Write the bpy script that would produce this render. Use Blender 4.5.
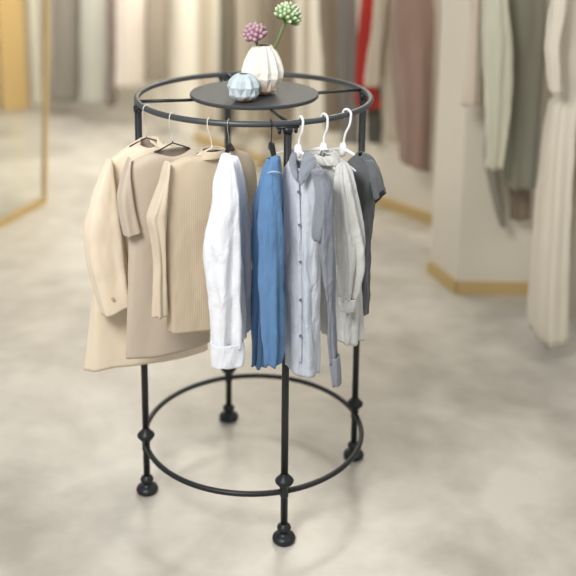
import bpy, bmesh, math, random
from mathutils import Vector, Matrix, noise
PI = math.pi
random.seed(7)
scene = bpy.context.scene
for o in list(bpy.data.objects): bpy.data.objects.remove(o)
COL = scene.collection

# ------------------------------------------------------------------ camera
FPX = 983.2; PITCH = .2178; ROLL = .0096; CYP = 98.28
cam_d = bpy.data.cameras.new('camera'); cam = bpy.data.objects.new('camera', cam_d); COL.objects.link(cam)
scene.camera = cam
cam_d.sensor_width = 36; cam_d.lens = FPX / 576 * 36
cam_d.shift_y = -(288 - CYP) / 576
CAMW = Matrix.Translation((.1197, -3.413, 2.2486)) @ Matrix.Rotation(PI/2 - PITCH, 4, 'X') @ Matrix.Rotation(ROLL, 4, 'Z')
cam.matrix_world = CAMW
cam_d.clip_end = 100
cam_d.dof.use_dof = True
cam_d.dof.focus_distance = 3.2
cam_d.dof.aperture_fstop = (cam_d.lens / 1000) / .05

# ------------------------------------------------------------------ world and light
scene.view_settings.view_transform = 'Standard'; scene.view_settings.look = 'None'
scene.view_settings.gamma = 1; scene.view_settings.use_curve_mapping = False
scene.view_settings.exposure = 0.0
w = bpy.data.worlds.new('shop_ambience'); scene.world = w; w.use_nodes = True
w.node_tree.nodes['Background'].inputs[0].default_value = (.98, .99, 1, 1)
w.node_tree.nodes['Background'].inputs[1].default_value = .46

def area(name, loc, target, sx, sy, power, col=(1, 1, 1)):
    d = bpy.data.lights.new(name, 'AREA'); d.shape = 'RECTANGLE'; d.size = sx; d.size_y = sy
    d.energy = power; d.color = col
    o = bpy.data.objects.new(name, d); COL.objects.link(o); o.location = loc
    o.rotation_euler = (Vector(target) - Vector(loc)).to_track_quat('-Z', 'Y').to_euler()
    return o
area('added_overhead_light', (-1.1, -2.7, 3.5), (0, 0, .8), 1.1, 1.1, 122, (1, .99, .97))  # overhead lamps are added key, fill and backlights, no fixtures known
area('added_overhead_light', (2.6, -1.0, 3.8), (.2, 0, .6), 1.6, 1.6, 22, (1, .97, .92))
area('added_overhead_light', (-.6, 5.6, 3.9), (-.9, 6.3, 0), 2.6, 1.0, 70, (1, .975, .92))
area('added_overhead_light', (1.0, 3.2, 3.9), (1.1, 3.4, 0), 1.4, 1.0, 130, (1, .95, .86))
area('added_wall_light', (-1.0, 3.9, 3.1), (-1.05, 5.5, 1.2), .7, .3, 80, (1, .97, .9))  # wall lamps added only to brighten the pier and back wall
area('added_wall_light', (1.45, 2.3, 3.1), (1.3, 3.9, .4), .6, .3, 36, (1, .96, .88))

# ------------------------------------------------------------------ pixel rays meeting real planes
def ray(px, py):
    u, v = px - 288, py - CYP
    c, s = math.cos(ROLL), math.sin(ROLL)
    # the roll is already in CAMW
    return (CAMW.to_3x3() @ Vector((u, -v, -FPX))).normalized()
O = CAMW.translation
def Wy(px, py, y):
    d = ray(px, py); return O + d * ((y - O.y) / d.y)
def Wz(px, py, z=0.):
    d = ray(px, py); return O + d * ((z - O.z) / d.z)
def depth(p): return -(CAMW.inverted() @ Vector(p)).z

# ------------------------------------------------------------------ materials
def lin(h):
    h = h.lstrip('#'); r = []
    for i in (0, 2, 4):
        c = int(h[i:i+2], 16) / 255
        r.append(c / 12.92 if c <= .04045 else ((c + .055) / 1.055) ** 2.4)
    return (*r, 1)
def mat(name, col, rough=.6, metal=0., coat=0., spec=.5, trans=0.):
    m = bpy.data.materials.new(name); m.use_nodes = True
    b = m.node_tree.nodes['Principled BSDF']
    b.inputs['Base Color'].default_value = lin(col); b.inputs['Roughness'].default_value = rough
    b.inputs['Metallic'].default_value = metal; b.inputs['Coat Weight'].default_value = coat
    b.inputs['Specular IOR Level'].default_value = spec
    b.inputs['Transmission Weight'].default_value = trans
    return m
def nd(m, t, **k):
    n = m.node_tree.nodes.new(t)
    for a, v in k.items():
        if a in n.inputs.keys(): n.inputs[a].default_value = v
        else: setattr(n, a, v)
    return n
def lk(m, a, b): m.node_tree.links.new(a, b)
def fabric(name, col, col2=None, rough=.85, ribs=0, crumple=0., weave=.15, sheen=.2, stripes=0.):
    m = mat(name, col, rough, spec=.2); b = m.node_tree.nodes['Principled BSDF']
    b.inputs['Sheen Weight'].default_value = sheen
    tc = nd(m, 'ShaderNodeTexCoord')
    n1 = nd(m, 'ShaderNodeTexNoise', Scale=9., Detail=4.)
    mp = nd(m, 'ShaderNodeMapping'); mp.inputs['Scale'].default_value = (1, 1, .25)
    lk(m, tc.outputs['Object'], mp.inputs[0]); lk(m, mp.outputs[0], n1.inputs['Vector'])
    mix = nd(m, 'ShaderNodeMix', data_type='RGBA'); mix.inputs[6].default_value = lin(col)
    mix.inputs[7].default_value = lin(col2 or col)
    lk(m, n1.outputs[0], mix.inputs[0]); last = mix.outputs[2]
    if stripes:
        uv = nd(m, 'ShaderNodeUVMap')
        wv = nd(m, 'ShaderNodeTexWave', Scale=stripes, Distortion=1.2, Detail=2., bands_direction='X')
        wv.inputs['Detail Scale'].default_value = 2
        lk(m, uv.outputs[0], wv.inputs[0])
        mx = nd(m, 'ShaderNodeMix', data_type='RGBA', blend_type='MULTIPLY'); mx.inputs[0].default_value = .35
        lk(m, last, mx.inputs[6]); lk(m, wv.outputs['Color'], mx.inputs[7]); last = mx.outputs[2]
    lk(m, last, b.inputs['Base Color'])
    wn = nd(m, 'ShaderNodeTexNoise', Scale=420., Detail=2.)
    lk(m, tc.outputs['Object'], wn.inputs['Vector'])
    bp = nd(m, 'ShaderNodeBump', Strength=weave, Distance=.002)
    lk(m, wn.outputs[0], bp.inputs['Height']); out = bp.outputs[0]
    if crumple:
        cn = nd(m, 'ShaderNodeTexNoise', Scale=26., Detail=5., Distortion=.8)
        mp2 = nd(m, 'ShaderNodeMapping'); mp2.inputs['Scale'].default_value = (1, 1, .3)
        lk(m, tc.outputs['Object'], mp2.inputs[0]); lk(m, mp2.outputs[0], cn.inputs['Vector'])
        b2 = nd(m, 'ShaderNodeBump', Strength=crumple, Distance=.02)
        lk(m, cn.outputs[0], b2.inputs['Height']); lk(m, out, b2.inputs['Normal']); out = b2.outputs[0]
    if ribs:
        uv = nd(m, 'ShaderNodeUVMap')
        wv = nd(m, 'ShaderNodeTexWave', Scale=ribs, Distortion=0., bands_direction='X')
        lk(m, uv.outputs[0], wv.inputs[0])
        b3 = nd(m, 'ShaderNodeBump', Strength=.18, Distance=.003)
        lk(m, wv.outputs['Fac'], b3.inputs['Height']); lk(m, out, b3.inputs['Normal']); out = b3.outputs[0]
    lk(m, out, b.inputs['Normal'])
    return m

M = {}
M['iron'] = mat('black_iron', '#26292b', .42, .35, spec=.5)
M['iron_top'] = mat('grey_coated_steel', '#4a4d4f', .42, .3)
M['plate'] = mat('charcoal_powder_coat', '#454748', .55, .1, spec=.4)
M['chrome'] = mat('chrome', '#d8d8d6', .2, 1.)
M['whiteplastic'] = mat('white_plastic', '#f6f6f6', .3, spec=.5, coat=.3)
M['clearwhite'] = mat('milky_plastic', '#e9e4da', .3, spec=.5)
M['blackplastic'] = mat('black_plastic', '#15171a', .4)
M['blackwire'] = mat('black_wire', '#1c1d1f', .35, .3)
M['gold'] = mat('brushed_gold', '#cdb27a', .5, .2)
M['goldpanel'] = mat('gold_lacquer', '#cfae74', .5, .05)
M['button'] = mat('button', '#b5a68f', .35)
M['greybutton'] = mat('grey_button', '#6a6f7a', .35)

def floor_mat():
    m = mat('polished_stone', '#b5ada0', .3, spec=.5); b = m.node_tree.nodes['Principled BSDF']
    tc = nd(m, 'ShaderNodeTexCoord')
    n1 = nd(m, 'ShaderNodeTexNoise', Scale=1.5, Detail=5., Roughness=.55, Distortion=.6)
    n2 = nd(m, 'ShaderNodeTexNoise', Scale=6., Detail=3., Roughness=.5)
    lk(m, tc.outputs['Object'], n1.inputs['Vector']); lk(m, tc.outputs['Object'], n2.inputs['Vector'])
    ad = nd(m, 'ShaderNodeMix', data_type='FLOAT'); ad.inputs[0].default_value = .3
    lk(m, n1.outputs[0], ad.inputs[2]); lk(m, n2.outputs[0], ad.inputs[3])
    cr = nd(m, 'ShaderNodeValToRGB')
    cr.color_ramp.elements[0].position = .36; cr.color_ramp.elements[0].color = lin('#a8a296')
    cr.color_ramp.elements[1].position = .62; cr.color_ramp.elements[1].color = lin('#cec8bc')
    lk(m, ad.outputs[0], cr.inputs[0]); lk(m, cr.outputs[0], b.inputs['Base Color'])
    return m
M['floor'] = floor_mat()
M['wall'] = mat('warm_plaster', '#dfd7c6', .8, spec=.2)
M['wall_cream'] = mat('cream_plaster', '#f2ead8', .75, spec=.2)
M['wall_grey'] = mat('stone_plaster', '#c6bba8', .8, spec=.2)

# ------------------------------------------------------------------ mesh helpers
def obj(name, verts, faces, m, parent=None, smooth=True, uvs=None, solid=0., sub=0, bevel=0.):
    me = bpy.data.meshes.new(name); me.from_pydata([tuple(v) for v in verts], [], faces); me.update()
    if uvs:
        ul = me.uv_layers.new(name='UVMap')
        for p in me.polygons:
            for li, vi in zip(p.loop_indices, p.vertices): ul.data[li].uv = uvs[p.index][list(p.vertices).index(vi)]
    bm = bmesh.new(); bm.from_mesh(me); bmesh.ops.recalc_face_normals(bm, faces=bm.faces); bm.to_mesh(me); bm.free()
    if smooth:
        for p in me.polygons: p.use_smooth = True
    o = bpy.data.objects.new(name, me); COL.objects.link(o); me.materials.append(m)
    if parent:
        o.parent = parent; o.matrix_parent_inverse = world(parent).inverted()
    if bevel:
        b = o.modifiers.new('bevel', 'BEVEL'); b.width = bevel; b.segments = 2; b.limit_method = 'ANGLE'
    if solid:
        s = o.modifiers.new('solid', 'SOLIDIFY'); s.thickness = solid; s.offset = -1
    if sub:
        s = o.modifiers.new('sub', 'SUBSURF'); s.levels = sub; s.render_levels = sub
    return o
def world(o):
    mtx = Matrix.Translation(o.location)
    return mtx if o.parent is None else (world(o.parent) @ o.matrix_parent_inverse @ mtx)
def thing(name, loc, label, cat, group=None):
    o = bpy.data.objects.new(name, None); COL.objects.link(o); o.location = loc; o.empty_display_size = .05
    return tag(o, label, cat, group)
def tag(o, label, cat, group=None, kind=None):
    if label: o['label'] = label
    if cat: o['category'] = cat
    if group: o['group'] = group
    if kind: o['kind'] = kind
    return o
def struct(name, verts, faces, m, **k):
    o = obj(name, verts, faces, m, smooth=False, **k); o['kind'] = 'structure'; return o
def boxm(p0, p1):
    x0, y0, z0 = p0; x1, y1, z1 = p1
    v = [(x, y, z) for z in (z0, z1) for x, y in ((x0, y0), (x1, y0), (x1, y1), (x0, y1))]
    return v, [(0,3,2,1), (4,5,6,7), (0,1,5,4), (1,2,6,5), (2,3,7,6), (3,0,4,7)]
def slab(A, B, z0, z1, th):            # upright slab standing on the floor line A-B, thickness away from the camera
    A = Vector(A).to_2d(); B = Vector(B).to_2d(); d = (B - A).normalized(); n = Vector((-d.y, d.x)) * th
    q = [A, B, B + n, A + n]
    v = [(p.x, p.y, z) for z in (z0, z1) for p in q]
    return v, [(0,3,2,1), (4,5,6,7), (0,1,5,4), (1,2,6,5), (2,3,7,6), (3,0,4,7)]
def tubem(pts, r, n=10, closed=False, cap=True, flat=1.):
    pts = [Vector(p) for p in pts]; N = len(pts); v = []; f = []
    if not callable(r): rr = lambda t: r
    else: rr = r
    up = Vector((0, 0, 1)); prev = None
    for i, p in enumerate(pts):
        a = pts[(i - 1) % N] if (closed or i) else p
        b = pts[(i + 1) % N] if (closed or i < N - 1) else p
        t = (b - a).normalized()
        if prev is None:
            s = t.cross(up)
            if s.length < .1: s = t.cross(Vector((1, 0, 0)))
            s.normalize()
        else:
            s = (prev - t * prev.dot(t)).normalized()
        prev = s; q = s.cross(t)
        R = rr(i / max(1, N - 1))
        for k in range(n):
            A = 2 * PI * k / n; v.append(p + s * (R * math.cos(A) * flat) + q * (R * math.sin(A)))
    for i in range(N if closed else N - 1):
        for k in range(n):
            j = (i + 1) % N; f.append((i*n + k, i*n + (k+1) % n, j*n + (k+1) % n, j*n + k))
    if cap and not closed:
        f.append(tuple(range(n))); f.append(tuple((N-1)*n + k for k in range(n)))
    return v, f
def lathem(cx, cy, prof, n=24, capb=True, capt=True):
    v = []; f = []
    for r, z in prof:
        for k in range(n): v.append((cx + r*math.cos(2*PI*k/n), cy + r*math.sin(2*PI*k/n), z))
    for i in range(len(prof) - 1):
        for k in range(n): f.append((i*n+k, i*n+(k+1) % n, (i+1)*n+(k+1) % n, (i+1)*n+k))
    if capb: f.append(tuple(range(n)))
    if capt: f.append(tuple((len(prof)-1)*n+k for k in range(n)))
    return v, f
def merge(*ms):
    v = []; f = []
    for a, b in ms:
        k = len(v); v += list(a); f += [tuple(i + k for i in q) for q in b]
    return v, f
def spline(P, n):                       # Catmull-Rom through tuples
    out = []; m = len(P)
    for i in range(n + 1):
        t = i / n * (m - 1); k = min(int(t), m - 2); u = t - k
        p0, p1, p2, p3 = P[max(k-1, 0)], P[k], P[k+1], P[min(k+2, m-1)]
        out.append(tuple(.5*((2*b) + (-a+c)*u + (2*a-5*b+4*c-d)*u*u + (-a+3*b-3*c+d)*u**3) for a, b, c, d in zip(p0, p1, p2, p3)))
    return out

# cloth tube: rows (py, left, right, y, half depth, tilt); each cross section is a flattened ring about a point in the place
def cloth(name, rows, m, parent, yaw=0., k=9, amp=.006, amp0=.001, seed=0., power=.8, n=96, N=70, solid=.0025,
          dip=0., dipw=.05, crump=.002, hem=.004, taper=0., topz=0.):
    rows = [tuple(r) + (0.,) * (6 - len(r)) for r in rows]
    # resample evenly in py
    ps = [r[0] for r in rows]
    R = []
    S = spline(rows, 400)
    S.sort(key=lambda r: r[0])
    j = 0
    for i in range(N + 1):
        py = ps[0] + (ps[-1] - ps[0]) * i / N
        while j < len(S) - 2 and S[j+1][0] < py: j += 1
        a, b = S[j], S[j+1]; u = 0 if b[0] == a[0] else max(0, min(1, (py - a[0]) / (b[0] - a[0])))
        R.append(tuple(x + (y - x) * u for x, y in zip(a, b)))
    ya = math.radians(yaw); e1 = Vector((math.cos(ya), math.sin(ya), 0)); e2 = Vector((math.sin(ya), -math.cos(ya), 0))
    v = []
    rnd = random.Random(seed * 17 + 3); ph = [rnd.uniform(0, 6.28) for _ in range(8)]
    for i, (py, xl, xr, y, b, tilt) in enumerate(R):
        t = i / N
        C = Wy((xl + xr) / 2, py, y); hw = max(.002, (xr - xl) / 2 / FPX * depth(C))
        hw = max(.55*hw, hw - 1.3 * (amp0 + (amp - amp0) * min(1, t * 1.25)))
        bs = b * math.sin(ya); a = math.sqrt(max(hw*hw - bs*bs, (.35*hw)**2)) / max(.25, math.cos(ya))
        A = amp0 + (amp - amp0) * min(1, t * 1.25) ** 1.2
        A = min(A, .25 * b + .001)
        for q in range(n):
            th = 2*PI*q/n; c, s = math.cos(th), math.sin(th)
            cc = math.copysign(abs(c) ** power, c); ss = math.copysign(abs(s) ** power, s)
            th2 = th + .25 * math.sin(2.2*t + ph[5]) 
            d = A * (math.sin(k*th2 + ph[0] + .8*math.sin(3*t + ph[1])) + .55*math.sin((k*1.0 - 4)*th2 + ph[2] + 1.2*t)
                     + .4*math.sin((2*k - 3)*th2 + ph[3] - 1.5*t))
            nrm = (e1 * (c / max(a, .01)) + e2 * (s / max(b, .005))).normalized()
            bb = b * (1 + taper * cc)
            p = C + e1 * (a*cc) + e2 * (bb*ss) + nrm * d
            p.z += tilt * a * cc
            cr = crump * min(1, .25 + 2*t)
            p += nrm * (cr * (noise.noise(Vector((p.x*22, p.y*22, p.z*9 + seed*3.1))) + .6*noise.noise(Vector((p.x*50, p.y*50, p.z*22 + seed)))))
            if crump > .0035:
                q3 = Vector((p.x*20, p.y*20, p.z*4.5 + seed*5.3)); rg = 1 - abs(noise.noise(q3)) * 2.6
                p += nrm * (.7 * cr * max(-.6, rg))
            if dip and s > 0: p.z -= dip * math.exp(-((a*cc)/dipw)**2) * max(0, 1 - t*6) ** 1.5
            if t > .9: p.z += hem * (t - .9) * 10 * (math.sin(3*th + ph[4]) + .5*math.sin(7*th + ph[6]))
            v.append(p)
    f = []; uv = []
    for i in range(N):
        for q in range(n):
            f.append((i*n+q, i*n+(q+1) % n, (i+1)*n+(q+1) % n, (i+1)*n+q))
            u0, u1 = q/n, (q+1)/n; v0, v1 = i/N, (i+1)/N
            uv.append([(u0, v0), (u1, v0), (u1, v1), (u0, v1)])
    if name in ('sleeve', 'rolled_sleeve'):
        ce = sum(v[:n], Vector()) / n; ce.z += .004; v.append(ce)
        for q in range(n): f.append((q, (q+1) % n, len(v)-1)); uv.append([(q/n, 0), ((q+1)/n, 0), (q/n, 0)])
    me = bpy.data.meshes.new(name); me.from_pydata([tuple(x) for x in v], [], f); me.update()
    ul = me.uv_layers.new(name='UVMap')
    for p in me.polygons:
        for li, c in zip(p.loop_indices, uv[p.index]): ul.data[li].uv = c
    bm = bmesh.new(); bm.from_mesh(me); bmesh.ops.recalc_face_normals(bm, faces=bm.faces); bm.to_mesh(me); bm.free()
    for p in me.polygons: p.use_smooth = True
    o = bpy.data.objects.new(name, me); COL.objects.link(o); me.materials.append(m)
    if parent: o.parent = parent; o.matrix_parent_inverse = world(parent).inverted()
    if solid:
        s = o.modifiers.new('solid', 'SOLIDIFY'); s.thickness = solid; s.offset = -1
    return o
# a small piece of cloth through points (px, py, y) laid out as a grid, with thickness
def flap(name, grid, m, parent, th=.003, sub=2):
    v = []; f = []
    nc = len(grid[0])
    for row in grid:
        for px, py, y in row: v.append(Wy(px, py, y))
    for i in range(len(grid) - 1):
        for j in range(nc - 1): f.append((i*nc+j, i*nc+j+1, (i+1)*nc+j+1, (i+1)*nc+j))
    o = obj(name, v, f, m, parent)
    s = o.modifiers.new('solid', 'SOLIDIFY'); s.thickness = th; s.offset = 0
    s = o.modifiers.new('sub', 'SUBSURF'); s.levels = sub; s.render_levels = sub
    return o
def button(px, py, y, r, m, parent):
    C = Wy(px, py, y); d = (O - C).normalized(); d.z *= .2; d.normalize()
    s = d.cross(Vector((0, 0, 1))).normalized(); u = s.cross(d); v = []; f = []; n = 12
    prof = [(0.0, .0012), (.55, .0008), (.7, .0018), (.95, .0018), (1, .0005), (1, -.001)]
    for rr, h in prof:
        for k in range(n): v.append(C + s*(r*rr*math.cos(2*PI*k/n)) + u*(r*rr*math.sin(2*PI*k/n)) + d*h)
    for i in range(len(prof)-1):
        for k in range(n): f.append((i*n+k, i*n+(k+1) % n, (i+1)*n+(k+1) % n, (i+1)*n+k))
    return obj('button', v, f, m, parent)

# ------------------------------------------------------------------ the room
fv = [(-7, -5, 0), (7, -5, 0), (7, 12, 0), (-7, 12, 0), (-7, -5, -.1), (7, -5, -.1), (7, 12, -.1), (-7, 12, -.1)]
struct('floor', fv, [(0,1,2,3), (4,7,6,5), (0,4,5,1), (1,5,6,2), (2,6,7,3), (3,7,4,0)], M['floor'])
ZT = 3.2
# the long back wall with its gold skirting (from the far middle to the near right)
A0 = Wz(196, 141); A1 = Wz(446, 229)
struct('wall_back', *slab(A0, A1, 0, ZT, .12), M['wall'])
def skirt(name, A, B, h=.075, th=.02, m=None):
    A = Vector(A); B = Vector(B); d = (B - A).normalized(); n = Vector((d.y, -d.x, 0)) * th
    return struct(name, *slab(A + n, B + n, 0.0, h, th - .001), m or M['gold'])
skirt('baseboard_back', A0, A1)
# far wall behind the left hand rail
B0 = Wz(-60, 103); B1 = Wz(420, 103)
struct('wall_far', *slab(B0, B1, 0, ZT, .12), M['wall'])
# stub of wall on the right with two visible faces and gold skirting
C0 = Wz(430, 272); C1 = Wz(457, 293); C2 = Wz(548, 294)
n_ = Vector((0, 1.1, 0))
q = [C0, C1, C2, C2 + Vector((0, 1.6, 0)), C0 + Vector((.4, 1.2, 0))]
v = [(p.x, p.y, z) for z in (0, ZT) for p in q]
struct('wall_right', v, [(4,3,2,1,0), (5,6,7,8,9)] + [(i, (i+1) % 5, (i+1) % 5 + 5, i + 5) for i in range(5)], M['wall'])
skirt('baseboard_right', C0, C1, .07); skirt('baseboard_right', C1, C2, .07)
E0 = Wz(549, 330); 
struct('wall_side', *slab(Wz(567, 318), Wz(567, 318) + Vector((1.2, 0, 0)), 0, ZT, .1), M['wall_grey'])
# bright pier beyond the rack
D0 = Wz(158, 128); D1 = Wz(199, 136)
struct('wall_pier', *slab(D0, D1, 0, ZT, .3), M['wall_cream'])

# gold framed glass partition on the left
G0 = Wz(47, 203); G1 = Wz(-14, 236)
G1 = G0 + (G1 - G0) * 1.5
par = thing('framed_partition', G0, 'tall glass partition in a slim brushed gold frame standing on the left', 'partition')
obj('frame_post', *slab(G1 - (G1-G0).normalized()*.034 , G1, 0, 2.6, .025), M['gold'], par, smooth=False)
obj('frame_post', *slab(G0 + (G1-G0).normalized()*.034, G0, 0, 2.6, .025), M['gold'], par, smooth=False)
obj('bottom_rail', *slab(G1 - (G1-G0).normalized()*.035, G0 + (G1-G0).normalized()*.035, 0, .05, .025), M['gold'], par, smooth=False)
obj('top_rail', *slab(G1 - (G1-G0).normalized()*.035, G0 + (G1-G0).normalized()*.035, 2.54, 2.6, .025), M['gold'], par, smooth=False)
gm = mat('clear_glass', '#f4f6f2', .02, trans=1., spec=.4); gm.node_tree.nodes['Principled BSDF'].inputs['IOR'].default_value = 1.15
off = Vector((0, .02, 0))
obj('glass_pane', *slab(G1 - (G1-G0).normalized()*.036 + off, G0 + (G1-G0).normalized()*.036 + off, .061, 2.539, .008), gm, par, smooth=False)
for c_ in par.children:                       # it leans a little
    for v_ in c_.data.vertices: v_.co.x += .055 * v_.co.z

# gold lacquered panel behind the glass
P0 = Wz(3, 112); P1 = Wz(29, 108)
o = obj('display_panel', *slab(P0, P1, 0, 2.7, .08), M['goldpanel'], bevel=.01, smooth=False)
tag(o, 'tall plain gold lacquered panel behind the glass partition', 'panel')
P0 = Wz(33, 106); P1 = Wz(42, 106)
o = obj('display_panel', *slab(P0, P1, 0, 2.7, .05), M['wall_cream'], bevel=.01, smooth=False)
tag(o, 'narrow cream upright panel between the gold panel and the gold frame', 'panel')

# ------------------------------------------------------------------ background clothes
def bgm(name, c, c2=None): return fabric(name, c, c2, weave=0.)
def far_coat(name, label, cat, body, m, yaw=0, sleeve=None, group=None, seed=1, y=None, **k):
    C = Wy((body[0][1] + body[0][2]) / 2, body[0][0], body[0][3])
    t = thing(name, C, label, cat, group)
    cloth('body', body, m, t, yaw, k=6, amp=.009, amp0=.003, crump=.004, seed=seed, n=64, N=40, solid=.004, **k)
    for i, s in enumerate(sleeve or []):
        cloth('sleeve', s, m, t, yaw, k=5, amp=.006, amp0=.002, crump=.004, seed=seed + 20 + i, n=40, N=40, solid=.004)
    return t
grp = 'long garments on the far left rail'
yb = 5.8
for nm, lab, cat, x0, x1, bot, c, c2, yy, sd in (
    ('long_coat', 'dusky taupe long coat hanging just right of the gold frame', 'coat', 52, 82, 100, '#9c9487', '#888175', 5.9, 1),
    ('long_dress', 'pale sage grey long dress hanging right of the taupe coat', 'dress', 80, 108, 103, '#c3bfb1', '#b7b5a8', 5.7, 2),
    ('scarf', 'slim mauve brown scarf between the sage dress and the blush dress', 'scarf', 107, 117, 105, '#8f7c70', '#7e6f66', 5.6, 3),
    ('long_dress', 'pale blush long dress hanging left of the brown jacket', 'dress', 116, 146, 86, '#dfd4c6', '#d6c9bc', 5.5, 4),
    ('long_jacket', 'brown grey jacket hanging against the bright cream pier', 'jacket', 145, 169, 80, '#a09584', '#8e8373', 5.0, 5)):
    w = x1 - x0
    far_coat(nm, lab, cat, [(-52, x0+w*.4, x1-w*.4, yy, .02), (-46, x0+1, x1-1, yy, .05), (0, x0, x1, yy, .07), (bot*.6, x0, x1-1, yy, .08), (bot, x0-1, x1, yy, .08)],
             bgm(nm + '_cloth', c, c2), 10, seed=sd)
# drapes in the middle
for i, (x0, x1, c, c2, yy, lab) in enumerate((
    (198, 214, '#d6cab3', '#cdc1aa', 4.3, 'sand coloured curtain just right of the bright cream pier'),
    (219, 236, '#958b79', '#878070', 4.35, 'brown grey curtain directly above the small pale blue vase'),
    (236, 268, '#d0c5b0', '#c0b49f', 4.15, 'light sand curtain behind the white vase'),
    (267, 301, '#978a77', '#877a69', 4.0, 'dark taupe curtain behind the green flower'),
    (301, 327, '#c8bda8', '#bdb29d', 3.9, 'greige curtain just right of the green flower'))):
    o = cloth('curtain', [(-60, x0, x1, yy, .03), (0, x0, x1, yy, .035), (60, x0, x1, yy, .04), (128 + i*4, x0, x1, yy, .04)],
              bgm('curtain_cloth', c, c2), None, 20, k=7, amp=.012, amp0=.01, seed=30+i, n=80, N=30, solid=.003)
    tag(o, lab, 'curtain', 'curtains along the back wall')
o = obj('trim_post', *slab(Wz(212, 146), Wz(218, 146), 0, ZT, .03), mat('tan_wood', '#a58658', .5), smooth=False)
tag(o, 'slim tan wooden post between two curtains left of the small vase', 'post')

far_coat('long_coat', 'olive brown coat hanging immediately left of the grey wool coat', 'coat',
    [(-50, 322, 340, 3.3, .03), (0, 318, 342, 3.3, .06), (60, 322, 341, 3.3, .06), (100, 323, 342, 3.3, .06), (130, 324, 342, 3.3, .06)],
    bgm('olive_cloth', '#948671', '#7d6f5c'), 5, seed=41)
far_coat('long_coat', 'grey wool coat hanging left of the red dress', 'coat',
    [(-50, 342, 350, 3.08, .03), (0, 337, 357, 3.08, .05), (60, 337, 358, 3.08, .05), (110, 340, 358, 3.08, .05), (142, 341, 358, 3.08, .05)],
    bgm('grey_cloth', '#8d8880', '#77736d'), 5, seed=42,)
far_coat('red_dress', 'bright red dress hanging between grey and cream coats', 'dress',
    [(-50, 362, 372, 2.95, .03), (0, 360, 375, 2.9, .03), (50, 356, 374, 2.9, .03), (90, 354, 380, 2.9, .03), (108, 356, 383, 2.9, .03)],
    bgm('red_cloth', '#b8392f', '#a83028'), 0, seed=43)
far_coat('trousers', 'dark grey trousers showing under the hem of the red dress', 'trousers',
    [(60, 367, 381, 3.08, .04), (107, 366, 382, 3.08, .05), (125, 367, 382, 3.08, .05), (142, 368, 381, 3.08, .05)],
    bgm('charcoal_cloth', '#635f57', '#55524b'), 0, seed=44)
far_coat('cream_coat', 'cream coat in the background with its sleeve in front of the red dress', 'coat',
    [(-50, 378, 394, 2.72, .03), (0, 373, 398, 2.72, .05), (50, 376, 398, 2.72, .05), (100, 384, 399, 2.72, .05), (140, 386, 400, 2.72, .05)],
    bgm('cream_cloth', '#cfc2ae', '#b5a894'), 0, seed=45,
    sleeve=[[(-30, 378, 388, 2.62, .03), (0, 374, 388, 2.6, .045), (50, 368, 384, 2.58, .045), (86, 364, 381, 2.58, .045)]])
far_coat('mauve_coat', 'long dusty mauve brown coat hanging left of the wall corner', 'coat',
    [(-50, 405, 420, 2.45, .03), (0, 393, 434, 2.45, .09), (60, 395, 434, 2.45, .09), (120, 397, 432, 2.45, .09), (166, 399, 432, 2.45, .08, -.35)],
    bgm('mauve_cloth', '#aa9082', '#8a7063'), 8, seed=46)
# right hand group in front of the stub wall
far_coat('blouse', 'blush blouse with hanging sleeve and dark cuff on the right stub wall', 'blouse',
    [(-50, 466, 480, 1.56, .02), (0, 470, 486, 1.56, .04), (60, 472, 486, 1.56, .04), (104, 474, 488, 1.56, .04)],
    bgm('blush_cloth', '#d8cbb9', '#cbbdab'), 0, seed=51,
    sleeve=[[(-40, 470, 478, 1.5, .03), (0, 473, 480, 1.5, .03), (60, 466, 480, 1.48, .035), (90, 462, 479, 1.46, .035), (105, 459, 479, 1.46, .03)]])
far_coat('long_coat', 'long grey green coat hanging behind its pale sage sleeve, right stub wall', 'coat',
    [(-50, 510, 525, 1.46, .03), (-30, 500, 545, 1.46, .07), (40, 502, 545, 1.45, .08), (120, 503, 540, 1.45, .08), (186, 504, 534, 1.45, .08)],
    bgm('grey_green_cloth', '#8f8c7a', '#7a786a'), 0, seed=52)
far_coat('long_coat', 'narrow pale sage sleeve of the grey green coat, light put into its colour', 'coat',
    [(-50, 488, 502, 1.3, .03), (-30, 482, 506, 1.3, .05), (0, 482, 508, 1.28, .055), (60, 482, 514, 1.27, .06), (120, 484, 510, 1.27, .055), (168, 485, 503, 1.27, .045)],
    bgm('lit_sage_cloth', '#cdcab5', '#bfbca6'), 0, seed=57)  # paler cloth paints the light on the coat's sleeve into its colour
far_coat('dress', 'taupe dress ending below the hem of the grey green coat', 'dress',
    [(100, 508, 532, 1.6, .02), (150, 507, 533, 1.6, .02), (219, 509, 532, 1.6, .02)], bgm('taupe_cloth', '#857765', '#786b5b'), 0, seed=53)
far_coat('scarf', 'dark grey scarf dangling below the narrow pale sage sleeve', 'scarf',
    [(120, 488, 496, 1.56, .02), (155, 484, 498, 1.56, .02), (190, 489, 503, 1.56, .02), (226, 498, 508, 1.56, .015)], bgm('slate_cloth', '#7c786c', '#9a9282'), 0, seed=54)
far_coat('wrap_dress', 'cream wrap dress with full skirt at the right edge', 'dress',
    [(-50, 560, 585, 1.1, .04), (-20, 550, 606, 1.1, .08), (50, 552, 598, 1.08, .08), (93, 558, 582, 1.08, .07), (110, 548, 578, 1.06, .09), (200, 538, 570, 1.0, .12), (310, 530, 567, 1.0, .12), (336, 532, 566, 1.0, .12)],
    bgm('ivory_cloth', '#e0d7c5', '#d2c8b5'), 0, seed=55,
    sleeve=[[(-30, 556, 570, .95, .04), (10, 549, 566, .92, .05), (50, 545, 560, .9, .05), (92, 549, 562, .88, .04)]])

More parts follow.
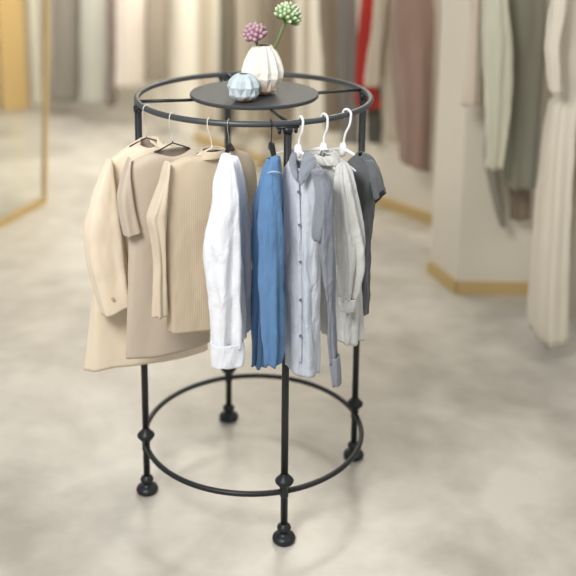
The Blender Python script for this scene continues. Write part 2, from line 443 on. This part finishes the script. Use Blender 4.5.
# ------------------------------------------------------------------ the garment rack
R0 = .4135; ZH = 1.5; ZL = .1927; PHI = .2945
rack = thing('garment_rack', (0, 0, 0), 'round black iron garment rack with two rings, four legs and a top plate', 'clothes rack')
def circ(r, z, n=128): return [(r*math.cos(2*PI*i/n), r*math.sin(2*PI*i/n), z) for i in range(n)]
obj('top_ring', *tubem(circ(R0, ZH), .0102, 12, closed=True), M['iron_top'], rack)
obj('lower_ring', *tubem(circ(R0 - .001, ZL), .0098, 12, closed=True), M['iron'], rack)
PR = .2285; PZ = 1.514
v, f = lathem(0, 0, [(PR-.012, PZ-.014), (PR-.002, PZ-.013), (PR, PZ-.009), (PR, PZ-.003), (PR-.003, PZ), (PR-.012, PZ-.0005), (.01, PZ-.0005)], 96)
po = obj('top_plate', v, f, M['plate'], rack); po['label'] = 'matt charcoal round plate'
em = po.modifiers.new('edge', 'EDGE_SPLIT'); em.split_angle = .6
for i in range(4):
    a = PHI + i * PI/2; ca, sa = math.cos(a), math.sin(a); x, y = R0*ca, R0*sa
    leg = obj('leg', *lathem(x, y, [(.0125, .055), (.0125, ZH - .012)], 20), M['iron'], rack)
    foot = [(.030, 0), (.039, .004), (.041, .012), (.038, .02), (.026, .027), (.014, .032), (.014, .038), (.022, .044), (.025, .052), (.022, .060), (.014, .066), (.0115, .07)]
    obj('foot', *lathem(x, y, foot, 28), M['iron'], leg)
    zk = ZL + .008
    kn = [(.0125, ZL - .022), (.015, ZL - .016), (.0145, zk), (.017, zk+.012), (.024, zk+.020), (.0315, zk+.030), (.0325, zk+.035), (.027, zk+.043), (.018, zk+.052), (.0135, zk+.06), (.0115, zk+.064)]
    obj('collar', *lathem(x, y, kn, 28), M['iron'], leg)
    # support bar from plate to ring, and the bolted bracket under the ring
    r0, r1 = PR - .03, R0
    obj('support_bar', *tubem([(r0*ca, r0*sa, PZ-.016), (r1*ca, r1*sa, ZH+.003)], .006, 8), M['iron'], rack)
    tx_, ty_ = -sa, ca
    bt = [(x + tx_*s - .0*ca, y + ty_*s, ZH - .012) for s in (-.036, .036)]
    br = obj('bracket', *merge(tubem(bt, .006, 8, flat=1.6), lathem(x, y, [(.016, ZH-.03), (.016, ZH-.012)], 16)), M['iron'], rack)
    for s in (-.027, .027):
        obj('bolt', *lathem(x + tx_*s, y + ty_*s, [(.0035, ZH-.034), (.006, ZH-.03), (.006, ZH-.016)], 10), M['iron'], br)

# ------------------------------------------------------------------ vases and flowers
def vase(name, label, C, prof, N, m, cut, depth_, mouth):
    v = []; f = []; n = 2*N
    for i, (r, z, md) in enumerate(prof):
        for k in range(n):
            rr = r * (1 + md * (1 if k % 2 else -1)); A = PI*k/N
            v.append((C.x + rr*math.cos(A), C.y + rr*math.sin(A), C.z + z))
    for i in range(len(prof)-1):
        for k in range(n):
            a, b, c, d = i*n+k, i*n+(k+1) % n, (i+1)*n+(k+1) % n, (i+1)*n+k
            if k % 2: f += [(a, b, c), (a, c, d)]
            else: f += [(a, b, d), (b, c, d)]
    f.append(tuple(range(n)))
    o = obj(name, v, f, m, smooth=False); tag(o, label, 'vase', 'faceted ceramic vases')
    b = o.modifiers.new('solid', 'SOLIDIFY'); b.thickness = .003; b.offset = -1
    b = o.modifiers.new('bevel', 'BEVEL'); b.width = .0008; b.segments = 1
    return o
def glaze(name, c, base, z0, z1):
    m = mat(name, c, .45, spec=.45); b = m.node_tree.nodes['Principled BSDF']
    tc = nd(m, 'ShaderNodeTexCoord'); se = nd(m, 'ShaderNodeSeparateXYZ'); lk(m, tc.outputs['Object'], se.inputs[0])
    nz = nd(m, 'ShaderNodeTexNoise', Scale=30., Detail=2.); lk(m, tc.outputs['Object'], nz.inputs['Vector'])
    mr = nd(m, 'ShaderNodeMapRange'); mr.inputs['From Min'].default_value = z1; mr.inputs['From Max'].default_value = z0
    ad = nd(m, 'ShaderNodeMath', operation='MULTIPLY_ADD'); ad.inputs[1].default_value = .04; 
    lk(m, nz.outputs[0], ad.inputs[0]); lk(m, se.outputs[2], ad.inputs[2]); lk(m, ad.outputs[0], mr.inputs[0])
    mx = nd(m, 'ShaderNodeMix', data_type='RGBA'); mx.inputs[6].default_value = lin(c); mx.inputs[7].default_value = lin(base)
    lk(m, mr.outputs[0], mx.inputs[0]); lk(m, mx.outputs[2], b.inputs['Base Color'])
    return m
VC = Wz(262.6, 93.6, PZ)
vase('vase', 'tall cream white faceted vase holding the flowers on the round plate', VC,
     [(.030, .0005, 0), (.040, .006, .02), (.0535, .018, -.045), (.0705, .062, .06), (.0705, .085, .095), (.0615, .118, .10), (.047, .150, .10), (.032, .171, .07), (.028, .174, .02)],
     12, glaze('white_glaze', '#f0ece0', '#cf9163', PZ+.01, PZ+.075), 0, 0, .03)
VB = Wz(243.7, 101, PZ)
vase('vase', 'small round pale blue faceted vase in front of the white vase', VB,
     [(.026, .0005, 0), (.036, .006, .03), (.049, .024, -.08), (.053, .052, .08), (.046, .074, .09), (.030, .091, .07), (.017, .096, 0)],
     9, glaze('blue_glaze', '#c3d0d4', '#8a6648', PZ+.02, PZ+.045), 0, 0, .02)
def budmat(name, c0, c1, c2):
    m = mat(name, c0, .6, spec=.3); b = m.node_tree.nodes['Principled BSDF']
    uv = nd(m, 'ShaderNodeUVMap'); se = nd(m, 'ShaderNodeSeparateXYZ'); lk(m, uv.outputs[0], se.inputs[0])
    cr = nd(m, 'ShaderNodeValToRGB'); e = cr.color_ramp.elements
    e[0].position = .1; e[0].color = lin(c0); e[1].position = .95; e[1].color = lin(c2)
    x = e.new(.72); x.color = lin(c1)
    lk(m, se.outputs[1], cr.inputs[0]); lk(m, cr.outputs[0], b.inputs['Base Color'])
    return m
def flower(label, head, base, rad, blen, brad, m, axis, nb, group='artificial flowers in the white vase', sharp=1.):
    t = thing('artificial_flower', base, label, 'flower', group)
    mid = (Vector(head) + Vector(base)) / 2 + Vector((.004, 0, -.004))
    obj('stem', *tubem([Vector(base), mid, Vector(head)], .0058, 8), mat('stem_green', '#6f7f4e', .6), t)
    H = Vector(head); axis = Vector(axis).normalized()
    rnd = random.Random(nb)
    for i in range(nb):
        zz = 1 - 1.62 * (i + .5) / nb; rr = math.sqrt(max(0, 1 - zz*zz)); A = i * 2.39996
        q = Vector((0, 0, 1)).rotation_difference(axis)
        d = q @ Vector((rr*math.cos(A), rr*math.sin(A), zz)); dd = (d + axis*.75).normalized()
        dd = (dd + Vector([rnd.uniform(-.1, .1) for _ in range(3)])).normalized()
        s = dd.orthogonal().normalized(); u = dd.cross(s)
        p0 = H + d * (rad - blen); v = []; f = []; uvs = []
        pr = [(.45, 0), (.85, .2), (1, .42), (.85, .66), (.5, .86), (.12, 1)]
        n = 7
        for r, h in pr:
            for k in range(n): v.append(p0 + dd*(blen*h) + s*(brad*r*math.cos(2*PI*k/n)) + u*(brad*r*math.sin(2*PI*k/n)))
        for a in range(len(pr)-1):
            for k in range(n):
                f.append((a*n+k, a*n+(k+1) % n, (a+1)*n+(k+1) % n, (a+1)*n+k))
                uvs.append([(0, pr[a][1])]*2 + [(0, pr[a+1][1])]*2)
        f.append(tuple((len(pr)-1)*n+k for k in range(n))); uvs.append([(0, 1)]*n)
        f.append(tuple(range(n))); uvs.append([(0, 0)]*n)
        me = bpy.data.meshes.new('bud'); me.from_pydata([tuple(x) for x in v], [], f); me.update()
        ul = me.uv_layers.new(name='UVMap')
        for p in me.polygons:
            for li, c in zip(p.loop_indices, uvs[p.index]): ul.data[li].uv = c
            p.use_smooth = True
        me.materials.append(m); o = bpy.data.objects.new('bud', me); COL.objects.link(o)
        o.parent = t; o.matrix_parent_inverse = world(t).inverted()
    return t
yv = VC.y
flower('dusty pink purple succulent flower head resting at the mouth of the white vase', Wy(255.3, 36, yv - .025), Wy(260, 66, yv - .004), .050, .040, .0128,
       budmat('pink_bud', '#5a3342', '#96687a', '#c7a9b0'), (-.2, -.25, 1), 38)
flower('green white tipped succulent flower on a bent stem leaning right', Wy(287, 17.5, yv - .02), Wy(264.5, 66, yv + .004), .057, .046, .0112,
       budmat('green_bud', '#2f4a22', '#6f9350', '#dbe4c8'), (.45, -.2, 1), 48)

# ------------------------------------------------------------------ hangers
def ringpt(px):
    best = None
    for i in range(3600):
        a = PI + PI * i / 3600
        p = Vector((R0*math.cos(a), R0*math.sin(a), ZH)); c = CAMW.inverted() @ p
        x = 288 + FPX * c.x / -c.z
        if best is None or abs(x - px) < best[0]: best = (abs(x - px), p, a)
    return best[1], best[2]
def hanger(kind, label, px, npx, npy, yaw, hookm, bodym, gy=None, half=.2, drop=.07, hr=.0016, br=.002, cat='hanger'):
    P, a = ringpt(px); top = P + Vector((0, 0, .0085))
    t = thing(kind, P, label, cat, 'hangers on the top ring')
    rad = Vector((math.cos(a), math.sin(a), 0)) * (1 if True else -1)
    y = P.y - .004 if gy is None else gy
    N_ = Wy(npx, npy, y)                      # where the hook enters the arms
    r = .0125 + hr
    cen = P + Vector((0, 0, .001))
    pts = []
    side = -1                                  # hook opens inwards
    for k in range(13):
        A = math.radians(-60 + 200 * k / 12) if side > 0 else math.radians(240 - 240 * k / 12)
        pts.append(cen + rad * (r * math.cos(A)) + Vector((0, 0, r * math.sin(A))))
    # end of the arc is on the outer side; run down and back in under the ring
    end = pts[-1]
    m1 = end.lerp(N_, .3) + rad * .004; m2 = end.lerp(N_, .6) - rad*.004
    pts += [m1, m2, N_]
    sp = spline([tuple(p) for p in pts], 60)
    obj('hook', *tubem(sp, hr, 8), hookm, t)
    e = Vector((math.cos(math.radians(yaw)), math.sin(math.radians(yaw)), 0))
    return t, N_, e, bodym
def arms_wire(t, N_, e, m, r=.0022, half=.19, drop=.075, bar=True):
    L_ = N_ - e*half - Vector((0, 0, drop)); R_ = N_ + e*half - Vector((0, 0, drop))
    z = Vector((0, 0, .006))
    obj('shoulder_wire', *merge(tubem([N_ + z, N_ - z*.5, N_.lerp(L_, .5) , L_], r, 8), tubem([N_ + z, N_ - z*.5, N_.lerp(R_, .5), R_], r, 8)), m, t)
def arms_broad(t, N_, e, m, half=.19, drop=.07, r=.008, hub=.0, inner=1.):
    pts = []
    for k in range(-14, 15):
        s = k/14 * (inner if k > 0 else 1.); pts.append(N_ + e*(half*s) - Vector((0, 0, drop*abs(s)**1.25 + .006)))
    rr = lambda u: r * (1.15 - .5*abs(2*u-1))
    g = [tubem(pts, rr, 10, flat=.7)]
    if hub: g.append(tubem([N_ + Vector((0, 0, .014)), N_ - Vector((0, 0, .002)), N_ - Vector((0, 0, .02)), N_ - Vector((0, 0, .032))], lambda u: hub*(.5 + .8*math.sin(PI*min(1, u*.9+.1))), 12, flat=.8))
    obj('shoulder_bar', *merge(*g), m, t)

h = hanger('wire_hanger', 'black wire hanger with pale hook inside the cream coat, leftmost on the ring', 147, 146.5, 137, 23, M['clearwhite'], M['blackwire'], -0.175)
arms_wire(*h[:3], M['blackwire'], half=.06, drop=.028)
h = hanger('wire_hanger', 'black wire hanger with pale hook inside the taupe short sleeved top', 172.5, 172.5, 142, 30, M['clearwhite'], M['blackwire'], -0.31)
arms_wire(*h[:3], M['blackwire'], half=.08, drop=.038)
h = hanger('plastic_hanger', 'thin milky hanger holding the beige ribbed sweater', 209, 212, 147, 35, M['clearwhite'], M['clearwhite'], -0.4)
arms_wire(*h[:3], M['clearwhite'], r=.003, half=.13, drop=.045)
h = hanger('broad_hanger', 'black hanger with chrome hook inside the white shirt', 228.5, 229, 144, 82, M['chrome'], M['blackplastic'])
arms_broad(*h[:3], M['blackplastic'], half=.12, r=.0105, inner=1.2)
h = hanger('broad_hanger', 'black hanger with dark hook inside the blue shirt', 271, 271.5, 143.5, 100, M['blackwire'], M['blackplastic'])
arms_broad(*h[:3], M['blackplastic'], half=.12, r=.0125, inner=.35)
for px, nx, ny, yw, lab in ((301, 298, 149, -50, 'white plastic hanger at the collar of the blue grey shirt'),
                            (324.5, 323.5, 147, -45, 'white plastic hanger at the neck of the pale grey shirt'),
                            (347, 343, 147, -41, 'white plastic hanger at the neck of the charcoal tee, rightmost on the ring')):
    h = hanger('plastic_hanger', lab, px, nx, ny, yw, M['whiteplastic'], M['whiteplastic'], hr=.0042)
    arms_broad(*h[:3], M['whiteplastic'], half=.14, r=.0055, hub=.011, drop=.045)

# ------------------------------------------------------------------ the clothes on the rack
gg = 'clothes hanging on the round rack'
F = {}
F['coat'] = fabric('cream_wool', '#ebdcc6', '#e2d1b8', weave=.1)
F['top'] = fabric('taupe_cotton', '#c8baa8', '#c0b19f', weave=.1)
F['sweater'] = fabric('ribbed_knit', '#d0c0a8', '#c8b69c', ribs=44., weave=.1)
F['sweater_s'] = fabric('ribbed_knit_sleeve', '#d8c9b2', '#cfbfa6', ribs=16., weave=.1)
F['white'] = fabric('white_linen', '#edeff4', '#e4e7ed', crumple=.7)
F['blue'] = fabric('washed_blue_cotton', '#6d93bc', '#4b73a0', crumple=.7, weave=.3)
F['bluegrey'] = fabric('blue_grey_cotton', '#d3d8e0', '#bec5d0', crumple=.9)
F['greysleeve'] = fabric('slate_cotton', '#9296a0', '#7e828b', crumple=.9)
F['pale'] = fabric('pale_grey_linen', '#d3d3cf', '#c2c2be', crumple=.9)
F['tee'] = fabric('charcoal_jersey', '#6d7073', '#55585a', crumple=.7)
F['teedark'] = fabric('black_trim', '#202224', '#1a1c1e')

def garment(name, label, cat, C): return thing(name, C, label, cat, gg)

# cream coat
t = garment('coat', 'cream long sleeved coat on the far left of the rack', 'coat', Wy(147, 137, -.16))
cloth('body', [(138, 140, 158, -.175, .02), (143, 131.5, 162, -.175, .026), (150, 120, 174, -.175, .032), (157, 110.5, 182, -.175, .036), (163, 108, 186, -.175, .038), (200, 104, 190, -.175, .04),
               (300, 93.5, 200, -.175, .04), (358.5, 88.5, 207, -.175, .04)], F['coat'], t, 23, k=6, amp=.0035, seed=1, dip=.03, hem=.003)
sl = cloth('sleeve', [(159, 107, 112, -.26, .018), (164, 103.5, 113.5, -.27, .024), (180, 97, 115, -.28, .032), (200, 90.5, 117.5, -.29, .036), (222, 85.5, 121, -.3, .036), (245, 86, 125, -.3, .034), (272, 90, 128.5, -.3, .032), (309, 102.5, 133, -.3, .03, .35)],
      F['coat'], t, 20, k=5, amp=.004, seed=2, hem=.001, crump=.003)
button(113, 299, -.338, .0058, M['button'], sl)
flap('collar', [[(150, 137, -.14), (158, 141, -.135), (165, 148, -.14), (169, 157, -.16)], [(148, 141, -.19), (156, 146, -.2), (162, 153, -.2), (166, 161, -.2)]], F['coat'], t)

# taupe top
t = garment('short_sleeved_top', 'taupe boxy short sleeved top between the cream coat and the ribbed sweater', 'top', Wy(172.5, 142, -.3))
cloth('body', [(149, 155, 190, -.31, .02), (153, 143.5, 200, -.31, .028), (158, 133, 208, -.31, .032), (166, 127.5, 212, -.31, .034), (200, 131, 212, -.31, .035), (240, 131, 212, -.31, .035),
               (300, 128.5, 211, -.31, .036), (349, 127.5, 210, -.31, .036)], F['top'], t, 26, k=6, amp=.0025, seed=3, dip=.02, hem=.002)
cloth('sleeve', [(158, 127, 132, -.375, .016), (164, 124, 131.5, -.38, .024), (178, 120, 131.5, -.385, .03), (196, 117, 134, -.39, .032), (215, 118.5, 137.5, -.39, .032), (232.5, 122, 141.5, -.39, .032, .2)],
      F['top'], t, 26, k=5, amp=.002, seed=4, hem=.0, crump=.002)

# ribbed sweater
t = garment('sweater', 'beige ribbed knit sweater with long sleeve left of the white shirt', 'sweater', Wy(212, 147, -.39))
cloth('body', [(151, 197, 228, -.40, .02), (154, 184, 238, -.40, .028), (159, 171, 247, -.40, .032), (166, 166, 252, -.40, .034), (182, 166, 255.5, -.40, .035), (205, 167, 256, -.40, .035), (240, 167, 252, -.40, .035),
               (300, 169, 250, -.40, .035), (326, 170, 249, -.40, .035, -.12)], F['sweater'], t, 33, k=7, amp=.0022, seed=5, dip=.008, dipw=.06, hem=.001, n=120)
cloth('neckband', [(149, 202, 225, -.40, .034), (152, 199, 227, -.40, .038), (156, 196, 229, -.40, .04)], F['sweater'], t, 33, k=3, amp=.0005, seed=6, hem=0, N=10, crump=0, dip=.0, solid=.004)
cloth('sleeve', [(162, 164.5, 170, -.5, .018), (170, 161.5, 170, -.505, .024), (188, 156, 169, -.51, .028), (206, 149.5, 168, -.515, .032), (218, 146, 167.5, -.515, .032), (234, 149, 167.5, -.515, .03), (262, 152, 168, -.51, .028), (290, 151.5, 168.7, -.51, .026), (315.5, 151, 169, -.51, .026)],
      F['sweater_s'], t, 33, k=5, amp=.004, seed=7, hem=.0, crump=.002)

# white shirt, seen from its sleeve side
t = garment('shirt', 'white crumpled linen shirt seen from its sleeve side', 'shirt', Wy(229.5, 144, -.41))
cloth('body', [(156, 225, 237, -.47, .02), (166, 222, 241, -.47, .03), (185, 219, 245, -.47, .035), (215, 217, 249, -.47, .038), (260, 216, 251, -.47, .04), (300, 216, 251, -.47, .04), (334, 217, 249, -.47, .04)],
      F['white'], t, 60, k=9, amp=.006, seed=8, crump=.004)
sl = cloth('sleeve', [(154.5, 221, 231.5, -.56, .02), (159, 219, 233, -.57, .03), (170, 215.5, 235, -.58, .04), (186, 212, 238, -.59, .045), (205, 210, 239.5, -.6, .045), (235, 204.5, 240, -.6, .045), (250, 203, 240.5, -.6, .045), (300, 207.5, 242, -.6, .04), (335, 210, 244, -.6, .035), (347, 210, 244.2, -.6, .031)],
      F['white'], t, 20, k=5, amp=.007, amp0=.003, seed=9, crump=.0042, hem=0)
cloth('cuff', [(341, 210.5, 243.6, -.6, .037), (350, 210.3, 244.4, -.6, .037), (363.5, 211.3, 245.2, -.6, .036, .04)], F['white'], sl, 20, k=5, amp=.002, amp0=.001, seed=9, N=20, hem=.003, crump=.003)

# blue shirt
t = garment('shirt', 'washed sky blue shirt hanging at the front of the rack', 'shirt', Wy(271.5, 143.5, -.41))
cloth('body', [(158, 267, 280, -.46, .02), (170, 262, 282, -.46, .03), (185, 257.5, 283, -.46, .04), (205, 253.5, 283, -.46, .045), (250, 252, 283, -.46, .045), (300, 252.5, 282.5, -.46, .045), (350, 254.5, 278, -.46, .045), (364, 256, 275, -.46, .045)],
      F['blue'], t, -60, k=9, amp=.008, seed=10, crump=.004)
sl = cloth('sleeve', [(157, 271, 280.5, -.54, .02), (162, 270, 281, -.55, .03), (172, 266, 282, -.56, .035), (190, 261.5, 283, -.57, .04), (215, 259, 284, -.58, .04), (260, 259, 285, -.58, .038), (320, 260.5, 284.5, -.58, .035), (348, 262.5, 283.5, -.58, .032), (363, 264, 281, -.58, .03)],
      F['blue'], t, -15, k=5, amp=.007, amp0=.003, seed=11, crump=.0042, hem=.006)
sm = fabric('pale_piping', '#d5dde6')
pp = [Wy(267.5 + 13.5*u, 174.5 - 3*math.sin(PI*(.15+.7*u)), -.59 - .02*math.sin(PI*u)) for u in [i/10 for i in range(11)]]
obj('piping', *tubem(pp, .0014, 6), sm, sl)

# blue grey button shirt
t = garment('button_shirt', 'pale blue grey button shirt with slate sleeve and collar', 'shirt', Wy(299, 150, -.42))
cloth('body', [(161, 289, 312, -.505, .02), (166, 285.5, 318, -.505, .028), (173, 283, 323, -.505, .033), (190, 282, 323, -.505, .036), (240, 283, 321, -.505, .038), (300, 284, 320.5, -.505, .038), (340, 284.5, 320, -.505, .036), (369, 286, 319, -.505, .036, -.1)],
      F['bluegrey'], t, -35, k=6, amp=.0045, amp0=.0015, seed=12, crump=.0048, dip=.018)
sl = cloth('sleeve', [(170, 311, 324, -.6, .02), (176, 312, 329, -.585, .028), (190, 315, 332.5, -.595, .03), (215, 316.5, 333.5, -.6, .03), (250, 319.5, 334, -.6, .027), (280, 323, 334.5, -.6, .022), (305, 326.5, 335, -.6, .02), (340, 328.5, 337, -.6, .019), (362, 329.5, 339, -.6, .019)],
      F['greysleeve'], t, -20, k=5, amp=.005, seed=13, crump=.0048, hem=0)
cloth('cuff', [(356, 329, 339.5, -.6, .021), (370, 330, 341, -.6, .022), (384.5, 332, 342, -.6, .021, .05)], F['greysleeve'], sl, -20, k=4, amp=.002, seed=14, N=16, hem=.002)
rl = cloth('rolled_sleeve', [(184, 316, 324, -.59, .014), (200, 314, 326, -.6, .018), (222, 311.5, 327, -.61, .02), (236, 312, 326, -.61, .017), (241, 315, 322, -.61, .008)], F['greysleeve'], t, -20, k=4, amp=.003, seed=15, N=30, hem=0)
flap('collar', [[(290.5, 154, -.47), (288.5, 160, -.50), (289, 168, -.545), (293.5, 178, -.565)],
                [(294, 151, -.46), (291.5, 158, -.50), (292.5, 168, -.555), (296, 182, -.572)],
                [(298, 153, -.45), (296, 160, -.49), (297.5, 170, -.55), (298, 177.5, -.57)]], F['greysleeve'], t)
flap('collar', [[(311, 152, -.49), (319, 160, -.53), (315, 167, -.56), (304, 183, -.583)],
                [(307, 150, -.48), (311, 158, -.545), (307, 168, -.57), (300, 189, -.59)],
                [(303, 153, -.47), (301, 161, -.53), (299.5, 169, -.565), (297.5, 178, -.58)]], F['greysleeve'], t)
pk = [[(297.2 + dx + min(3, (py - 180) * .04), py, yy) for dx in (-1.9, 0, 1.9)] for py, yy in ((177, -.549), (190, -.552), (215, -.553), (250, -.554), (300, -.553), (366, -.551))]
pl = flap('placket', pk, F['bluegrey'], t, th=.005)
for px, py in ((298.3, 192), (299.3, 225), (300.3, 262), (300.4, 300), (300.4, 336)): button(px, py, -.5575, .0046, M['greybutton'], pl)

# pale grey shirt
t = garment('blouse', 'pale grey linen blouse with gathered sleeve beside the charcoal tee', 'blouse', Wy(323.5, 147, -.37))
cloth('body', [(154, 314, 333, -.40, .02), (158, 312, 341, -.40, .028), (165, 313, 349, -.40, .032), (175, 315, 352, -.40, .034), (220, 318, 354, -.40, .035), (300, 320, 361, -.40, .036), (336, 320, 362, -.40, .036, -.05)],
      F['pale'], t, -38, k=9, amp=.006, amp0=.003, seed=16, crump=.0048, dip=.03)
sl = cloth('sleeve', [(163, 338, 348, -.46, .018), (168, 336, 351.5, -.47, .025), (182, 334, 355, -.485, .032), (205, 333, 359.5, -.49, .036), (238, 333, 364.5, -.49, .038), (262, 334, 364.5, -.49, .036), (285, 336, 361, -.49, .03), (299, 339, 357, -.49, .022)],
      F['pale'], t, -25, k=7, amp=.008, amp0=.003, seed=17, crump=.0048, hem=0)
cloth('cuff', [(297, 338.5, 357.5, -.49, .023), (304, 338.5, 357.5, -.49, .024), (310, 340, 356, -.49, .023)], F['pale'], sl, -25, k=5, amp=.002, seed=18, N=12, hem=0)
cloth('collar', [(151.5, 317, 335, -.40, .03), (155, 315, 338, -.405, .036), (160, 314, 341, -.41, .04), (163, 314, 342, -.41, .04)], F['pale'], t, -38, k=6, amp=.003, amp0=.003, seed=22, N=16, hem=.004, crump=.0042, dip=.02, dipw=.04)

# charcoal tee
t = garment('tee_shirt', 'charcoal short sleeved tee at the right end of the rack', 'shirt', Wy(343, 147, -.3))
cloth('body', [(152.5, 356, 364, -.33, .014), (156, 353, 372, -.33, .022), (162, 349, 377, -.33, .028), (170, 344, 378.5, -.33, .032), (180, 343, 378, -.33, .032), (204, 344, 374, -.33, .033), (240, 344, 371, -.33, .034), (290, 344, 369.5, -.33, .034), (312, 344, 368, -.33, .034)],
      F['tee'], t, -38, k=7, amp=.005, amp0=.002, seed=19, dip=.01, dipw=.05, crump=.0045)
sl = cloth('sleeve', [(161, 364, 374, -.38, .015), (167, 366, 379.5, -.39, .022), (176, 368.5, 382.5, -.4, .028), (186, 371, 385, -.4, .03, .4), (196, 373.5, 386.5, -.4, .03, 1.1)],
      F['tee'], t, -20, k=4, amp=.003, seed=20, hem=0)
cloth('sleeve_band', [(193, 373, 386, -.4, .031, 1.0), (198.5, 374, 386.8, -.4, .031, 1.15)], F['teedark'], sl, -20, k=4, amp=.001, seed=20, hem=0, N=6)
